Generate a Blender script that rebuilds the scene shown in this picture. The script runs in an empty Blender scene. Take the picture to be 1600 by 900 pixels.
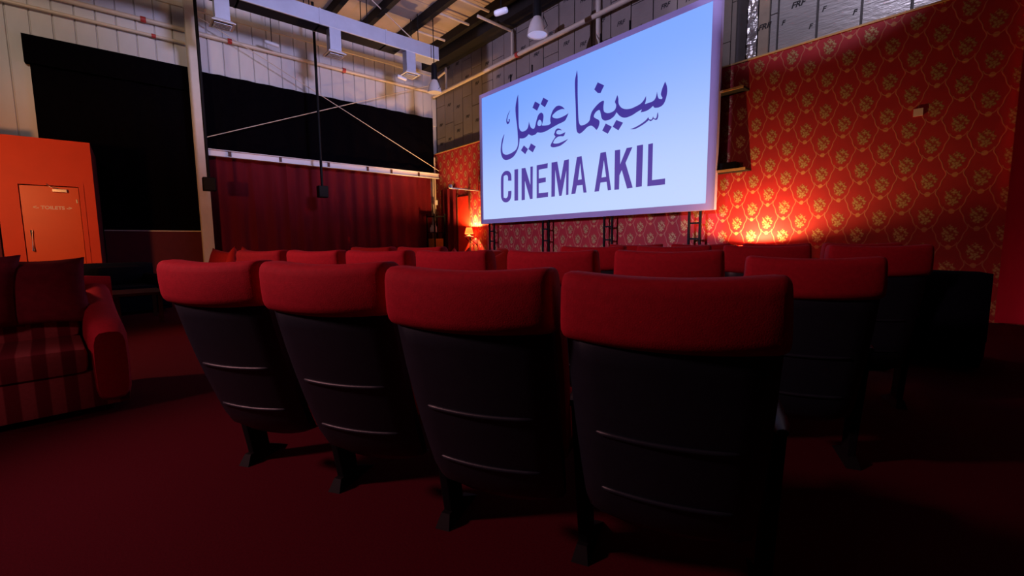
import bpy, bmesh, math, random
from mathutils import Vector, Matrix
from mathutils.geometry import tessellate_polygon
random.seed(7)
PI = math.pi
sc = bpy.context.scene
COL = sc.collection

# ------------------------------------------------------------------ camera
CAM_H = 1.1
cam = bpy.data.cameras.new('camera')
cam.sensor_width = 36.0
cam.lens = 680.0 * 36.0 / 1600.0
cam.clip_start = 0.02
camo = bpy.data.objects.new('camera', cam)
COL.objects.link(camo)
_y, _p, _r = math.radians(49.16), math.radians(5.99), math.radians(-0.50)
_fw = Vector((-math.sin(_y) * math.cos(_p), math.cos(_y) * math.cos(_p), -math.sin(_p)))
_rt = Vector((math.cos(_y), math.sin(_y), 0))
_up = _rt.cross(_fw)
_r2 = _rt * math.cos(_r) + _up * math.sin(_r)
_u2 = -_rt * math.sin(_r) + _up * math.cos(_r)
_m = Matrix((_r2, _u2, -_fw)).transposed().to_4x4()
_m.translation = Vector((0, 0, CAM_H))
camo.matrix_world = _m
sc.camera = camo

# ------------------------------------------------------------------ world, lights, exposure
w = bpy.data.worlds.new('world')
w.use_nodes = True
w.node_tree.nodes['Background'].inputs[0].default_value = (0.02, 0.02, 0.04, 1)
w.node_tree.nodes['Background'].inputs[1].default_value = 0.0
sc.world = w
sc.view_settings.view_transform = 'Standard'
sc.view_settings.look = 'None'
sc.view_settings.gamma = 1.0
sc.view_settings.use_curve_mapping = False
sc.view_settings.exposure = 0.0


def light(name, kind, loc, power, color, size=0.1, target=None, cone=60, blend=0.6, sy=None):
    d = bpy.data.lights.new(name, kind)
    d.energy = power
    d.color = color
    if kind == 'AREA':
        d.size = size
        if sy:
            d.shape = 'RECTANGLE'
            d.size_y = sy
    else:
        d.shadow_soft_size = size
    if kind == 'SPOT':
        d.spot_size = math.radians(cone)
        d.spot_blend = blend
    o = bpy.data.objects.new(name, d)
    o.location = loc
    if target:
        o.rotation_euler = (Vector(target) - Vector(loc)).to_track_quat('-Z', 'Y').to_euler()
    COL.objects.link(o)
    return o


SCREEN_GAIN = 1.0
# unseen spots added high up to brighten the walls, duct and boards
light('added_cool_fill', 'SPOT', (-2.5, 4.5, 5.6), 2150, (0.60, 0.56, 1.0), 0.5, (-13.9, 4.4, 6.5), 52, 0.7)
light('added_boards_fill', 'SPOT', (-1.5, 6.0, 6.7), 270, (0.80, 0.74, 1.0), 0.08, (-1.9, 8.5, 6.6), 94, 0.12)
light('added_warm_fill', 'SPOT', (-6.5, -3.0, 6.6), 560, (1.0, 0.74, 0.58), 0.5, (-13.9, 0.0, 6.3), 56, 0.8)
# added screen-wall fill; an added unseen box (built below) trims it to a rectangle
BEAM_POS = (-6.6, -6.3, 4.2)
light('added_screen_wall_fill', 'SPOT', BEAM_POS, 3600, (0.66, 0.58, 1.0), 0.002, (-7.2, 8.1, 3.6), 44, 0.1)
# added unseen warm fill for the far corner and roof, behind the seats
light('added_corner_fill', 'SPOT', (-12.3, 7.0, 0.5), 800, (1.0, 0.55, 0.22), 0.1, (-12.6, 7.5, 7.0), 62, 0.6)
# unseen red spots added to brighten the seats, sofas, cushions and red cabin
light('added_seats_fill', 'SPOT', (-3.5, -3.0, 3.1), 430, (1.0, 0.42, 0.46), 0.2, (-2.2, 0.6, 0.5), 54, 0.9)
light('added_sofa_fill', 'SPOT', (-0.8, -3.2, 2.6), 140, (1.0, 0.42, 0.45), 0.2, (-4.2, -1.3, 0.45), 30, 0.8)
light('added_cushions_fill', 'SPOT', (-6.4, -3.4, 2.6), 420, (1.0, 0.38, 0.22), 0.15, (-5.6, 1.2, 0.9), 60, 0.7)
light('added_cabin_fill', 'SPOT', (-7.6, -2.6, 2.4), 480, (1.0, 0.36, 0.12), 0.12, (-12.0, -0.9, 1.7), 70, 0.6)

# ------------------------------------------------------------------ materials


def srgb(r, g, b):
    f = lambda c: (c / 255 / 12.92) if c / 255 <= 0.04045 else ((c / 255 + 0.055) / 1.055) ** 2.4
    return (f(r), f(g), f(b), 1)


class NT:
    """tiny node-expression helper"""

    def __init__(s, name):
        s.m = bpy.data.materials.new(name)
        s.m.use_nodes = True
        s.t = s.m.node_tree
        s.b = s.t.nodes['Principled BSDF']
        s.out = s.t.nodes['Material Output']

    def n(s, typ, **kw):
        nd = s.t.nodes.new(typ)
        for k, v in kw.items():
            setattr(nd, k, v)
        return nd

    def put(s, sock, v):
        if isinstance(v, bpy.types.NodeSocket):
            s.t.links.new(v, sock)
        else:
            sock.default_value = v

    def math(s, op, a, b=0.0, c=None):
        nd = s.n('ShaderNodeMath', operation=op)
        s.put(nd.inputs[0], a)
        s.put(nd.inputs[1], b)
        if c is not None:
            s.put(nd.inputs[2], c)
        return nd.outputs[0]

    def coord(s, which='Object'):
        return s.n('ShaderNodeTexCoord').outputs[which]

    def xyz(s, v=None):
        nd = s.n('ShaderNodeSeparateXYZ')
        s.put(nd.inputs[0], v or s.coord())
        return nd.outputs

    def noise(s, scale, detail=3, vec=None, stretch=None, rough=0.55):
        nd = s.n('ShaderNodeTexNoise')
        v = vec or s.coord()
        if stretch:
            mp = s.n('ShaderNodeMapping')
            mp.inputs['Scale'].default_value = stretch
            s.t.links.new(v, mp.inputs[0])
            v = mp.outputs[0]
        s.t.links.new(v, nd.inputs['Vector'])
        nd.inputs['Scale'].default_value = scale
        nd.inputs['Detail'].default_value = detail
        nd.inputs['Roughness'].default_value = rough
        return nd.outputs[0]

    def mix(s, f, a, b):
        nd = s.n('ShaderNodeMix', data_type='RGBA')
        s.put(nd.inputs[0], f)
        s.put(nd.inputs[6], a)
        s.put(nd.inputs[7], b)
        return nd.outputs[2]

    def ramp(s, f, lo, hi):
        nd = s.n('ShaderNodeMapRange')
        nd.interpolation_type = 'SMOOTHSTEP'
        s.put(nd.inputs[0], f)
        s.put(nd.inputs[1], lo)
        s.put(nd.inputs[2], hi)
        return nd.outputs[0]

    def bump(s, h, strength=0.3, dist=0.01):
        nd = s.n('ShaderNodeBump')
        nd.inputs['Strength'].default_value = strength
        nd.inputs['Distance'].default_value = dist
        s.put(nd.inputs['Height'], h)
        s.t.links.new(nd.outputs[0], s.b.inputs['Normal'])

    def set(s, color=None, rough=0.6, metal=0.0, spec=0.5, sheen=0.0):
        if color is not None:
            s.put(s.b.inputs['Base Color'], color)
        s.put(s.b.inputs['Roughness'], rough)
        s.put(s.b.inputs['Metallic'], metal)
        s.b.inputs['Specular IOR Level'].default_value = spec
        if sheen:
            s.b.inputs['Sheen Weight'].default_value = sheen
        return s.m


def simple(name, rgb, rough=0.6, metal=0.0, spec=0.5, var=0.25, scale=6, stretch=None, bump=0.0, bscale=60, sheen=0.0):
    t = NT(name)
    n = t.noise(scale, 4, stretch=stretch)
    a = tuple(c * (1 - var) for c in rgb) + (1,)
    b = tuple(min(1, c * (1 + var)) for c in rgb) + (1,)
    col = t.mix(n, a, b)
    if bump:
        t.bump(t.noise(bscale, 3), bump, 0.004)
    return t.set(col, rough, metal, spec, sheen)


def emit(name, rgb, strength):
    t = NT(name)
    t.b.inputs['Base Color'].default_value = tuple(rgb) + (1,)
    t.b.inputs['Emission Color'].default_value = tuple(rgb) + (1,)
    t.b.inputs['Emission Strength'].default_value = strength
    return t.m


M = {}
M['sheet'] = simple('white_wall_sheet', (0.62, 0.60, 0.58), 0.45, 0.0, 0.4, 0.18, 2.2, (1, 1, 0.35))
M['cream'] = simple('cream_painted_steel', (0.62, 0.56, 0.48), 0.45, 0.0, 0.5, 0.15, 4)
M['pipe'] = simple('cream_pipe', (0.66, 0.55, 0.42), 0.4, 0.0, 0.5, 0.12, 5)
M['red_clip'] = simple('red_coupling', (0.45, 0.04, 0.03), 0.5)
M['black_drape'] = simple('black_drape', (0.0028, 0.0022, 0.0034), 1.0, 0, 0.0, 0.3, 8, bump=0.2)
M['red_drape'] = simple('dark_red_drape', (0.13, 0.005, 0.012), 0.85, 0, 0.2, 0.35, 5, (1, 1, 0.15), 0.15, 90, 0.0)
M['wine_panel'] = simple('wine_panel', (0.10, 0.012, 0.022), 0.7, 0, 0.3, 0.2, 6)
M['red_wall'] = simple('red_painted_board', (0.62, 0.050, 0.018), 0.55, 0, 0.35, 0.10, 3, bump=0.06, bscale=140)
M['red_door'] = simple('red_painted_door', (0.66, 0.075, 0.018), 0.42, 0, 0.45, 0.08, 3)
M['carpet'] = simple('dark_red_carpet', (0.072, 0.002, 0.008), 0.95, 0, 0.1, 0.45, 130, bump=0.5, bscale=420)
M['velvet'] = simple('red_velvet', (0.50, 0.012, 0.030), 0.8, 0, 0.2, 0.22, 60, bump=0.2, bscale=260)
M['pillow_red'] = simple('bright_red_cotton', (0.55, 0.022, 0.020), 0.8, 0, 0.2, 0.15, 40, bump=0.15, bscale=200)
M['wine_cloth'] = simple('wine_patterned_cloth', (0.20, 0.012, 0.028), 0.85, 0, 0.2, 0.5, 16, bump=0.1)
M['shell'] = simple('black_moulded_plastic', (0.014, 0.020, 0.032), 0.42, 0, 0.5, 0.2, 30, bump=0.12, bscale=500)
M['black'] = simple('black_painted_metal', (0.007, 0.007, 0.008), 0.6, 0, 0.15, 0.2, 20)
M['soot'] = simple('dark_steel_purlin', (0.014, 0.012, 0.011), 0.7, 0, 0.25, 0.3, 4)
M['ceiling'] = simple('grey_roof_lining', (0.48, 0.39, 0.33), 0.6, 0, 0.3, 0.35, 1.3, (1, 1, 1))
M['duct'] = simple('galvanised_duct', (0.54, 0.58, 0.70), 0.42, 0.25, 0.5, 0.18, 3, (1, 1, 1), 0.05, 40)
M['duct_under'] = simple('dark_duct_sheet', (0.018, 0.018, 0.022), 0.8, 0, 0.2)
M['white'] = simple('white_enamel', (0.74, 0.74, 0.76), 0.4, 0, 0.5, 0.05)
M['grey_glass'] = simple('ribbed_lamp_glass', (0.62, 0.58, 0.55), 0.25, 0, 0.5, 0.1)
M['frame'] = simple('lilac_grey_screen_border', (0.46, 0.38, 0.74), 0.5, 0, 0.4, 0.08, 2)
M['gold_edge'] = simple('wood_edge', (0.60, 0.36, 0.14), 0.45)
M['crimson'] = simple('crimson_drape', (0.85, 0.015, 0.09), 0.85, 0, 0.2, 0.2, 5, (1, 1, 0.15))
M['reflector'] = simple('lamp_reflector', (0.85, 0.86, 0.9), 0.5, 0.9, 0.5, 0.03)
M['navy'] = simple('navy_cloth', (0.004, 0.006, 0.015), 0.85, 0, 0.1)
M['wood'] = simple('brown_table_wood', (0.09, 0.03, 0.016), 0.5, 0, 0.3, 0.3, 5, (1, 12, 1))
M['chrome'] = simple('brushed_chrome', (0.75, 0.72, 0.70), 0.25, 0.9, 0.5, 0.05)
M['yellow'] = simple('yellow_box_board', (0.55, 0.33, 0.03), 0.6)
M['ink'] = simple('black_print', (0.015, 0.013, 0.015), 0.7)
M['paper'] = simple('white_card', (0.75, 0.62, 0.58), 0.7, 0, 0.3, 0.03)
M['tape'] = simple('dark_seam_tape', (0.05, 0.042, 0.042), 0.6, 0.1)


def board_mat(name, rgb, metal, rough, wrinkle):
    t = NT(name)
    n = t.noise(2.5, 4)
    c = t.mix(n, tuple(x * 0.78 for x in rgb) + (1,), tuple(x * 1.2 for x in rgb) + (1,))
    t.bump(t.noise(9, 3, stretch=(0.6, 1, 4)), wrinkle, 0.02)
    return t.set(c, rough, metal, 0.5)


M['board_brown'] = board_mat('brown_foil_board', (0.27, 0.225, 0.20), 0.15, 0.5, 0.15)
M['board_silver'] = board_mat('silver_foil_board', (0.44, 0.42, 0.42), 0.35, 0.38, 0.45)
M['foil'] = board_mat('crumpled_foil_tape', (0.62, 0.61, 0.62), 0.7, 0.25, 1.0)


def stripes():
    t = NT('striped_red_sofa_cloth')
    x = t.xyz()
    s = t.math('SINE', t.math('MULTIPLY', x[0], 2 * PI / 0.125))
    s2 = t.ramp(s, -0.2, 0.2)
    c = t.mix(s2, (0.16, 0.008, 0.018, 1), (0.40, 0.075, 0.080, 1))
    n = t.noise(50, 3)
    c = t.mix(t.math('MULTIPLY', n, 0.5), c, (0.10, 0.008, 0.012, 1))
    return t.set(c, 0.85, 0, 0.2)


M['stripe'] = stripes()


def wallpaper():
    t = NT('red_damask_wallpaper')
    o = t.xyz()
    CW, CH = 0.506, 0.485
    wrap = lambda v: t.math('SUBTRACT', t.math('FRACT', t.math('ADD', v, 0.5)), 0.5)
    ua = wrap(t.math('DIVIDE', t.math('ADD', o[0], 2.64), CW))
    va = wrap(t.math('DIVIDE', t.math('SUBTRACT', o[2], 2.125), CH))
    ub = wrap(t.math('ADD', ua, 0.5))
    vb = wrap(t.math('ADD', va, 0.5))
    isa = t.math('LESS_THAN', t.math('ABSOLUTE', ua), 0.25)

    def sel(a, b):
        return t.math('ADD', t.math('MULTIPLY', a, isa), t.math('MULTIPLY', b, t.math('SUBTRACT', 1.0, isa)))
    u = t.math('MULTIPLY', sel(ua, ub), CW)      # +-0.1265
    v = t.math('MULTIPLY', sel(va, vb), CH)      # +-0.2425
    au = t.math('ABSOLUTE', u)
    vor = t.n('ShaderNodeTexNoise')
    t.t.links.new(t.coord(), vor.inputs['Vector'])
    vor.inputs['Scale'].default_value = 38
    vor.inputs['Detail'].default_value = 2
    nz = vor.outputs[0]
    # vine between the columns: a stepped wave
    ph = t.math('MULTIPLY', t.math('ADD', v, 0.155), 2 * PI / CH)
    s1 = t.math('COSINE', ph)
    s3 = t.math('MULTIPLY', t.math('COSINE', t.math('MULTIPLY', ph, 3.0)), 0.22)
    wave = t.math('MULTIPLY', t.math('ADD', s1, s3), 0.036)
    lx = t.math('SUBTRACT', 0.1265, wave)
    dl = t.math('ABSOLUTE', t.math('SUBTRACT', au, lx))
    vine = t.math('SUBTRACT', 1.0, t.ramp(dl, 0.0035, 0.0095))
    # scallop under the flower: an arc joining the two vines
    e = t.math('ADD', t.math('POWER', t.math('DIVIDE', u, 0.086), 2.0), t.math('POWER', t.math('DIVIDE', t.math('ADD', v, 0.085), 0.088), 2.0))
    arc = t.math('ABSOLUTE', t.math('SUBTRACT', t.math('SQRT', e), 1.0))
    arc = t.math('SUBTRACT', 1.0, t.ramp(arc, 0.03, 0.10))
    arc = t.math('MULTIPLY', arc, t.math('LESS_THAN', v, -0.105))
    vine = t.math('MAXIMUM', vine, arc)
    # bouquet: a ragged oval of blobby petals, the same in every repeat
    v0 = t.math('SUBTRACT', v, 0.010)
    cmb = t.n('ShaderNodeCombineXYZ')
    t.put(cmb.inputs[0], u)
    t.put(cmb.inputs[1], v0)
    vo = t.n('ShaderNodeTexVoronoi')
    vo.feature = 'F1'
    t.t.links.new(cmb.outputs[0], vo.inputs['Vector'])
    vo.inputs['Scale'].default_value = 33
    vo.inputs['Randomness'].default_value = 0.9
    cell = vo.outputs['Distance']
    ns2 = t.noise(26, 2, cmb.outputs[0])
    px = t.math('DIVIDE', u, t.math('ADD', 0.094, t.math('MULTIPLY', v0, 0.12)))
    pz = t.math('DIVIDE', v0, 0.136)
    r = t.math('SQRT', t.math('ADD', t.math('MULTIPLY', px, px), t.math('MULTIPLY', pz, pz)))
    th = t.math('ARCTAN2', px, pz)
    lob = t.math('ADD', 0.90, t.math('MULTIPLY', t.math('COSINE', t.math('MULTIPLY', th, 8.0)), 0.10))
    rr = t.math('ADD', t.math('DIVIDE', r, lob), t.math('MULTIPLY', t.math('SUBTRACT', ns2, 0.5), 1.1))
    fl = t.math('SUBTRACT', 1.0, t.ramp(rr, 0.78, 1.0))
    gap = t.math('SUBTRACT', 1.0, t.ramp(cell, 0.38, 0.72))
    fl = t.math('MULTIPLY', fl, t.math('ADD', 0.30, t.math('MULTIPLY', gap, 0.62)))
    # small bud hanging below
    bx = t.math('DIVIDE', u, 0.034)
    bz = t.math('DIVIDE', t.math('ADD', v, 0.172), 0.036)
    bud = t.math('ADD', t.math('MULTIPLY', bx, bx), t.math('MULTIPLY', bz, bz))
    bud = t.math('SUBTRACT', 1.0, t.ramp(t.math('ADD', bud, t.math('SUBTRACT', nz, 0.5)), 0.6, 1.0))
    red = t.mix(t.noise(3.0, 3), (0.32, 0.010, 0.022, 1), (0.46, 0.024, 0.030, 1))
    c = t.mix(t.math('MULTIPLY', vine, 0.62), red, (0.58, 0.26, 0.15, 1))
    c = t.mix(t.math('MULTIPLY', bud, 0.7), c, (0.60, 0.30, 0.13, 1))
    gold = t.mix(gap, (0.22, 0.09, 0.03, 1), (0.52, 0.39, 0.18, 1))
    c = t.mix(fl, c, gold)
    orn = t.math('MAXIMUM', fl, vine)
    t.bump(orn, 0.35, 0.003)
    return t.set(c, t.math('SUBTRACT', 0.60, t.math('MULTIPLY', orn, 0.14)), t.math('MULTIPLY', fl, 0.45), 0.4)


M['wallpaper'] = wallpaper()


def screen_mat():
    t = NT('lit_screen_picture')
    o = t.xyz()
    f = t.ramp(o[2], 5.4, 1.7)
    g = t.ramp(o[0], -10.7, -4.5)
    f = t.math('ADD', t.math('MULTIPLY', f, 0.85), t.math('MULTIPLY', g, 0.12))
    c = t.mix(f, srgb(112, 160, 255), srgb(196, 216, 255))
    t.b.inputs['Base Color'].default_value = (0.02, 0.02, 0.02, 1)
    t.put(t.b.inputs['Emission Color'], c)
    t.b.inputs['Emission Strength'].default_value = SCREEN_GAIN
    t.b.inputs['Roughness'].default_value = 0.8
    return t.m


def glyph_mat():
    t = NT('lit_screen_lettering')
    o = t.xyz()
    f = t.ramp(o[2], 4.6, 2.2)
    c = t.mix(f, srgb(50, 38, 146), srgb(84, 62, 156))
    t.b.inputs['Base Color'].default_value = (0.02, 0.02, 0.02, 1)
    t.put(t.b.inputs['Emission Color'], c)
    t.b.inputs['Emission Strength'].default_value = SCREEN_GAIN
    t.b.inputs['Roughness'].default_value = 0.8
    return t.m


M['screen'] = screen_mat()
M['glyph'] = glyph_mat()


def shade_mat(name, rgb, trans):
    """thin lamp-shade cloth that lets some light through"""
    t = NT(name)
    t.set(tuple(rgb) + (1,), 0.9)
    tr = t.n('ShaderNodeBsdfTranslucent')
    tr.inputs[0].default_value = tuple(rgb) + (1,)
    mx = t.n('ShaderNodeMixShader')
    mx.inputs[0].default_value = trans
    t.t.links.new(t.b.outputs[0], mx.inputs[1])
    t.t.links.new(tr.outputs[0], mx.inputs[2])
    t.t.links.new(mx.outputs[0], t.out.inputs[0])
    return t.m


M['shade_red'] = shade_mat('red_lamp_shade', (0.85, 0.03, 0.02), 0.8)
M['shade_cream'] = shade_mat('rose_lamp_shade', (0.85, 0.35, 0.22), 0.5)
M['bulb'] = emit('glowing_bulb', (1.0, 0.72, 0.36), 30)

# ------------------------------------------------------------------ mesh helpers


class MB:
    def __init__(s):
        s.v = []
        s.f = []

    def add(s, vs, fs):
        k = len(s.v)
        s.v += [tuple(p) for p in vs]
        s.f += [tuple(i + k for i in f) for f in fs]
        return s

    def box(s, lo, hi):
        x0, y0, z0 = lo
        x1, y1, z1 = hi
        return s.add([(x0, y0, z0), (x1, y0, z0), (x1, y1, z0), (x0, y1, z0), (x0, y0, z1), (x1, y0, z1), (x1, y1, z1), (x0, y1, z1)],
                     [(0, 3, 2, 1), (4, 5, 6, 7), (0, 1, 5, 4), (1, 2, 6, 5), (2, 3, 7, 6), (3, 0, 4, 7)])

    def hexa(s, b, t):
        """eight corners: bottom loop, top loop (counter-clockwise from above)"""
        return s.add(list(b) + list(t), [(3, 2, 1, 0), (4, 5, 6, 7), (0, 1, 5, 4), (1, 2, 6, 5), (2, 3, 7, 6), (3, 0, 4, 7)])

    def tube(s, pts, r, n=10, caps=True):
        pts = [Vector(p) for p in pts]
        rings = []
        for i, p in enumerate(pts):
            d = (pts[min(i + 1, len(pts) - 1)] - pts[max(i - 1, 0)]).normalized()
            a = d.cross(Vector((0, 0, 1)))
            if a.length < 1e-3:
                a = Vector((1, 0, 0))
            a.normalize()
            b = d.cross(a)
            rr = r[i] if isinstance(r, (list, tuple)) else r
            rings.append([p + (a * math.cos(2 * PI * k / n) + b * math.sin(2 * PI * k / n)) * rr for k in range(n)])
        return s.loft(rings, caps)

    def loft(s, rings, caps=True):
        n = len(rings[0])
        vs = [p for r in rings for p in r]
        fs = []
        for i in range(len(rings) - 1):
            for k in range(n):
                a, b = i * n + k, i * n + (k + 1) % n
                fs.append((a, b, b + n, a + n))
        if caps:
            fs.append(tuple(range(n))[::-1])
            fs.append(tuple(range((len(rings) - 1) * n, len(rings) * n)))
        return s.add(vs, fs)

    def lathe(s, prof, c=(0, 0, 0), n=20):
        rings = [[(c[0] + r * math.cos(2 * PI * k / n), c[1] + r * math.sin(2 * PI * k / n), c[2] + z) for k in range(n)] for r, z in prof]
        return s.loft(rings, caps=False)

    def obj(s, name, mat, parent=None, smooth=False, bevel=0.0):
        me = bpy.data.meshes.new(name)
        me.from_pydata(s.v, [], s.f)
        bm = bmesh.new()
        bm.from_mesh(me)
        bmesh.ops.recalc_face_normals(bm, faces=bm.faces)
        if bevel:
            es = [e for e in bm.edges if len(e.link_faces) == 2 and e.calc_face_angle(0) > 0.5]
            bmesh.ops.bevel(bm, geom=es, offset=bevel, segments=2, profile=0.6, affect='EDGES', clamp_overlap=True)
        bm.to_mesh(me)
        bm.free()
        if smooth:
            for p in me.polygons:
                p.use_smooth = True
            try:
                me.set_sharp_from_angle(angle=math.radians(48))
            except Exception:
                pass
        me.materials.append(mat)
        o = bpy.data.objects.new(name, me)
        COL.objects.link(o)
        if parent:
            o.parent = parent
        return o


def tag(o, label=None, cat=None, group=None, kind=None):
    for k, v in (('label', label), ('category', cat), ('group', group), ('kind', kind)):
        if v:
            o[k] = v
    return o


def thing(name, label, cat, loc=(0, 0, 0), rz=0.0, group=None):
    o = bpy.data.objects.new(name, None)
    o.empty_display_size = 0.1
    o.location = loc
    o.rotation_euler = (0, 0, rz)
    COL.objects.link(o)
    return tag(o, label, cat, group)


def dup(o, parent=None):
    c = o.copy()
    COL.objects.link(c)
    if parent:
        c.parent = parent
    for ch in list(o.children):
        dup(ch, c)
    return c


def structure(o, label=None):
    return tag(o, label, None, None, 'structure')


def pillow_rings(cx, w, h, t, n=14, seg=18):
    """a soft square cushion standing in the xz plane, pointed corners"""
    mb = MB()
    N = 12
    front, back = [], []
    for i in range(N + 1):
        for j in range(N + 1):
            a, b = i / N * 2 - 1, j / N * 2 - 1
            pinch = 1 - 0.10 * (1 - a * a) * (1 if abs(b) > 0.99 else abs(b) ** 3) 
            pinch2 = 1 - 0.10 * (1 - b * b) * abs(a) ** 3
            x = a * w / 2 * pinch2
            z = b * h / 2 * pinch + h / 2
            d = t / 2 * ((1 - a ** 4) * (1 - b ** 4)) ** 0.6
            front.append((x, -d, z))
            back.append((x, d, z))
    fs = []
    K = (N + 1) ** 2
    for i in range(N):
        for j in range(N):
            a = i * (N + 1) + j
            q = (a, a + N + 1, a + N + 2, a + 1)
            fs.append(q)
            fs.append(tuple(k + K for k in q[::-1]))
    mb.add(front + back, fs)
    return mb


def pillow(name, label, loc, rot, size, t, mat, group=None):
    o = pillow_rings(0, size[0], size[1], t).obj(name, mat, None, True)
    bm = bmesh.new()
    bm.from_mesh(o.data)
    bmesh.ops.remove_doubles(bm, verts=bm.verts, dist=1e-5)
    bmesh.ops.recalc_face_normals(bm, faces=bm.faces)
    bm.to_mesh(o.data)
    bm.free()
    o.location = loc
    o.rotation_euler = rot
    return tag(o, label, 'cushion', group)

# ------------------------------------------------------------------ the hall
LW, BW, RW, RE = -13.93, 8.40, 1.7, -7.0      # left wall, screen wall, right wall, rear wall
CEIL = 7.6
structure(MB().box((LW - 0.3, RE - 0.2, -0.1), (RW + 0.3, BW + 0.4, 0.0)).obj('floor', M['carpet']))
ceiling = structure(MB().box((LW - 0.3, RE - 0.2, CEIL), (RW + 0.3, BW + 0.4, CEIL + 0.1)).obj('ceiling', M['ceiling']))
wall_left = structure(MB().box((LW - 0.3, RE - 0.2, 0), (LW - 0.04, BW + 0.4, CEIL)).obj('wall_left', M['sheet']))
wall_back = structure(MB().box((LW - 0.04, BW + 0.135, 0), (RW + 0.3, BW + 0.4, CEIL)).obj('wall_back', M['tape']))
structure(MB().box((RW, RE - 0.2, 0), (RW + 0.3, BW + 0.135, CEIL)).obj('wall_right', M['wine_panel']))
structure(MB().box((LW - 0.04, RE - 0.2, 0), (RW, RE, CEIL)).obj('wall_rear', M['wine_panel']))

# left wall: ribbed white sheets, one object each
y = -1.30 - 0.345 * 8
k = 0
sheet_mesh = {}
while y < BW + 0.05:
    z0 = 5.25 if y > -1.5 else 0.0
    if z0 not in sheet_mesh:
        g = 0.004
        mb = MB()
        a = [(-0.04, g, z0), (-0.04, 0.345 - g, z0), (-0.04, 0.345 - g, CEIL), (-0.04, g, CEIL)]
        b = [(-0.005, g + 0.012, z0), (-0.005, 0.345 - g - 0.012, z0), (-0.005, 0.345 - g - 0.012, CEIL), (-0.005, g + 0.012, CEIL)]
        mb.loft([a, b])
        sheet_mesh[z0] = mb.obj('wall_sheet', M['sheet'], wall_left)
        s = sheet_mesh[z0]
    else:
        s = sheet_mesh[z0].copy()
        COL.objects.link(s)
    s.location = (LW, y, 0)
    y += 0.345
# girt behind the duct
MB().box((LW - 0.005, -1.5, 6.93), (LW + 0.06, BW + 0.1, 7.03)).obj('girt', M['cream'], wall_left)

# screen wall: wallpapered lower leaf
lower = MB().box((LW - 0.04, BW, 0), (RW, BW + 0.135, 4.24)).obj('wallpapered_panel', M['wallpaper'], wall_back)
MB().box((LW - 0.04, BW - 0.012, 4.235), (RW, BW + 0.135, 4.262)).obj('cap_strip', M['gold_edge'], wall_back)
# insulation boards above, in staggered columns


def text_mesh(body, size, shear=0.25):
    cu = bpy.data.curves.new('printed_text', 'FONT')
    cu.body = body
    cu.size = size
    cu.shear = shear
    cu.align_x = 'CENTER'
    cu.extrude = 0.0008
    cu.offset = size * 0.035
    o = bpy.data.objects.new('printed_text', cu)
    COL.objects.link(o)
    bpy.context.view_layer.update()
    me = bpy.data.meshes.new_from_object(o)
    bpy.data.objects.remove(o)
    me.materials.clear()
    return me


PRINT_W = text_mesh('FRF', 0.125)
PRINT_W.materials.append(M['ink'])
PRINT_S = text_mesh('F', 0.10)
PRINT_S.materials.append(M['ink'])


def print_on(board, me, x, z, yy):
    o = bpy.data.objects.new('printed_mark', me)
    COL.objects.link(o)
    o.rotation_euler = (PI / 2, 0, 0)
    o.location = (x, yy, z)
    o.parent = board


cols = []
x = -13.32 - 0.535
while x < -4.2:
    cols.append((x, x + 0.535, 'board_brown'))
    x += 0.535
cols += [(x, -3.60, 'board_brown')]
x = -2.92
cols += [(-3.05, -2.92, 'board_silver')]
while x < 1.6:
    cols.append((x, min(x + 0.57, RW), 'board_silver'))
    x += 0.57
for i, (a, b, mt) in enumerate(cols):
    z = 4.265
    zs = [z]
    z += [0.55, 1.0, 0.8, 0.35, 1.15][i % 5] + random.uniform(-0.1, 0.1)
    while z < CEIL - 0.25:
        zs.append(z)
        z += 1.15 + random.uniform(-0.12, 0.12)
    zs.append(CEIL)
    for p in range(len(zs) - 1):
        t = random.uniform(0.018, 0.03)
        g = 0.012 if mt == 'board_brown' else 0.018
        bd = MB().box((a + g, BW + 0.135 - t, zs[p] + 0.008), (b - g, BW + 0.135, zs[p + 1] - 0.008)).obj('insulation_board', M[mt], wall_back)
        h = zs[p + 1] - zs[p]
        yy = BW + 0.135 - t - 0.001
        if b - a > 0.3 and h > 0.4:
            print_on(bd, PRINT_W, (a + b) / 2, zs[p + 1] - 0.25 if h < 0.9 else (zs[p] + zs[p + 1]) / 2 + random.uniform(-0.15, 0.15), yy)
            if mt == 'board_silver':
                print_on(bd, PRINT_S, b - 0.09, zs[p] + 0.22, yy)
                print_on(bd, PRINT_S, a + 0.08, zs[p] + 0.42, yy)
# taped strip beside the screen
st = MB()
N = 60
random.seed(3)
rows = []
for i in range(N + 1):
    z = 4.27 + (CEIL - 4.27) * i / N
    rows.append([(-3.40 + 0.16 * j / 5, BW + 0.115 - random.uniform(0.0, 0.035), z) for j in range(6)])
vs = [p for r in rows for p in r]
fs = [(i * 6 + j, i * 6 + j + 1, (i + 1) * 6 + j + 1, (i + 1) * 6 + j) for i in range(N) for j in range(5)]
st.add(vs, fs).obj('crumpled_foil_strip', M['foil'], wall_back)
tb = MB().box((-3.22, BW + 0.10, 4.27), (-3.06, BW + 0.135, CEIL)).obj('insulation_board', simple('beige_tape', (0.33, 0.26, 0.20), 0.5), wall_back)
print_on(tb, PRINT_W, -3.13, 4.72, BW + 0.099)
print_on(tb, PRINT_W, -3.13, 5.45, BW + 0.099)
random.seed(11)

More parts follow.
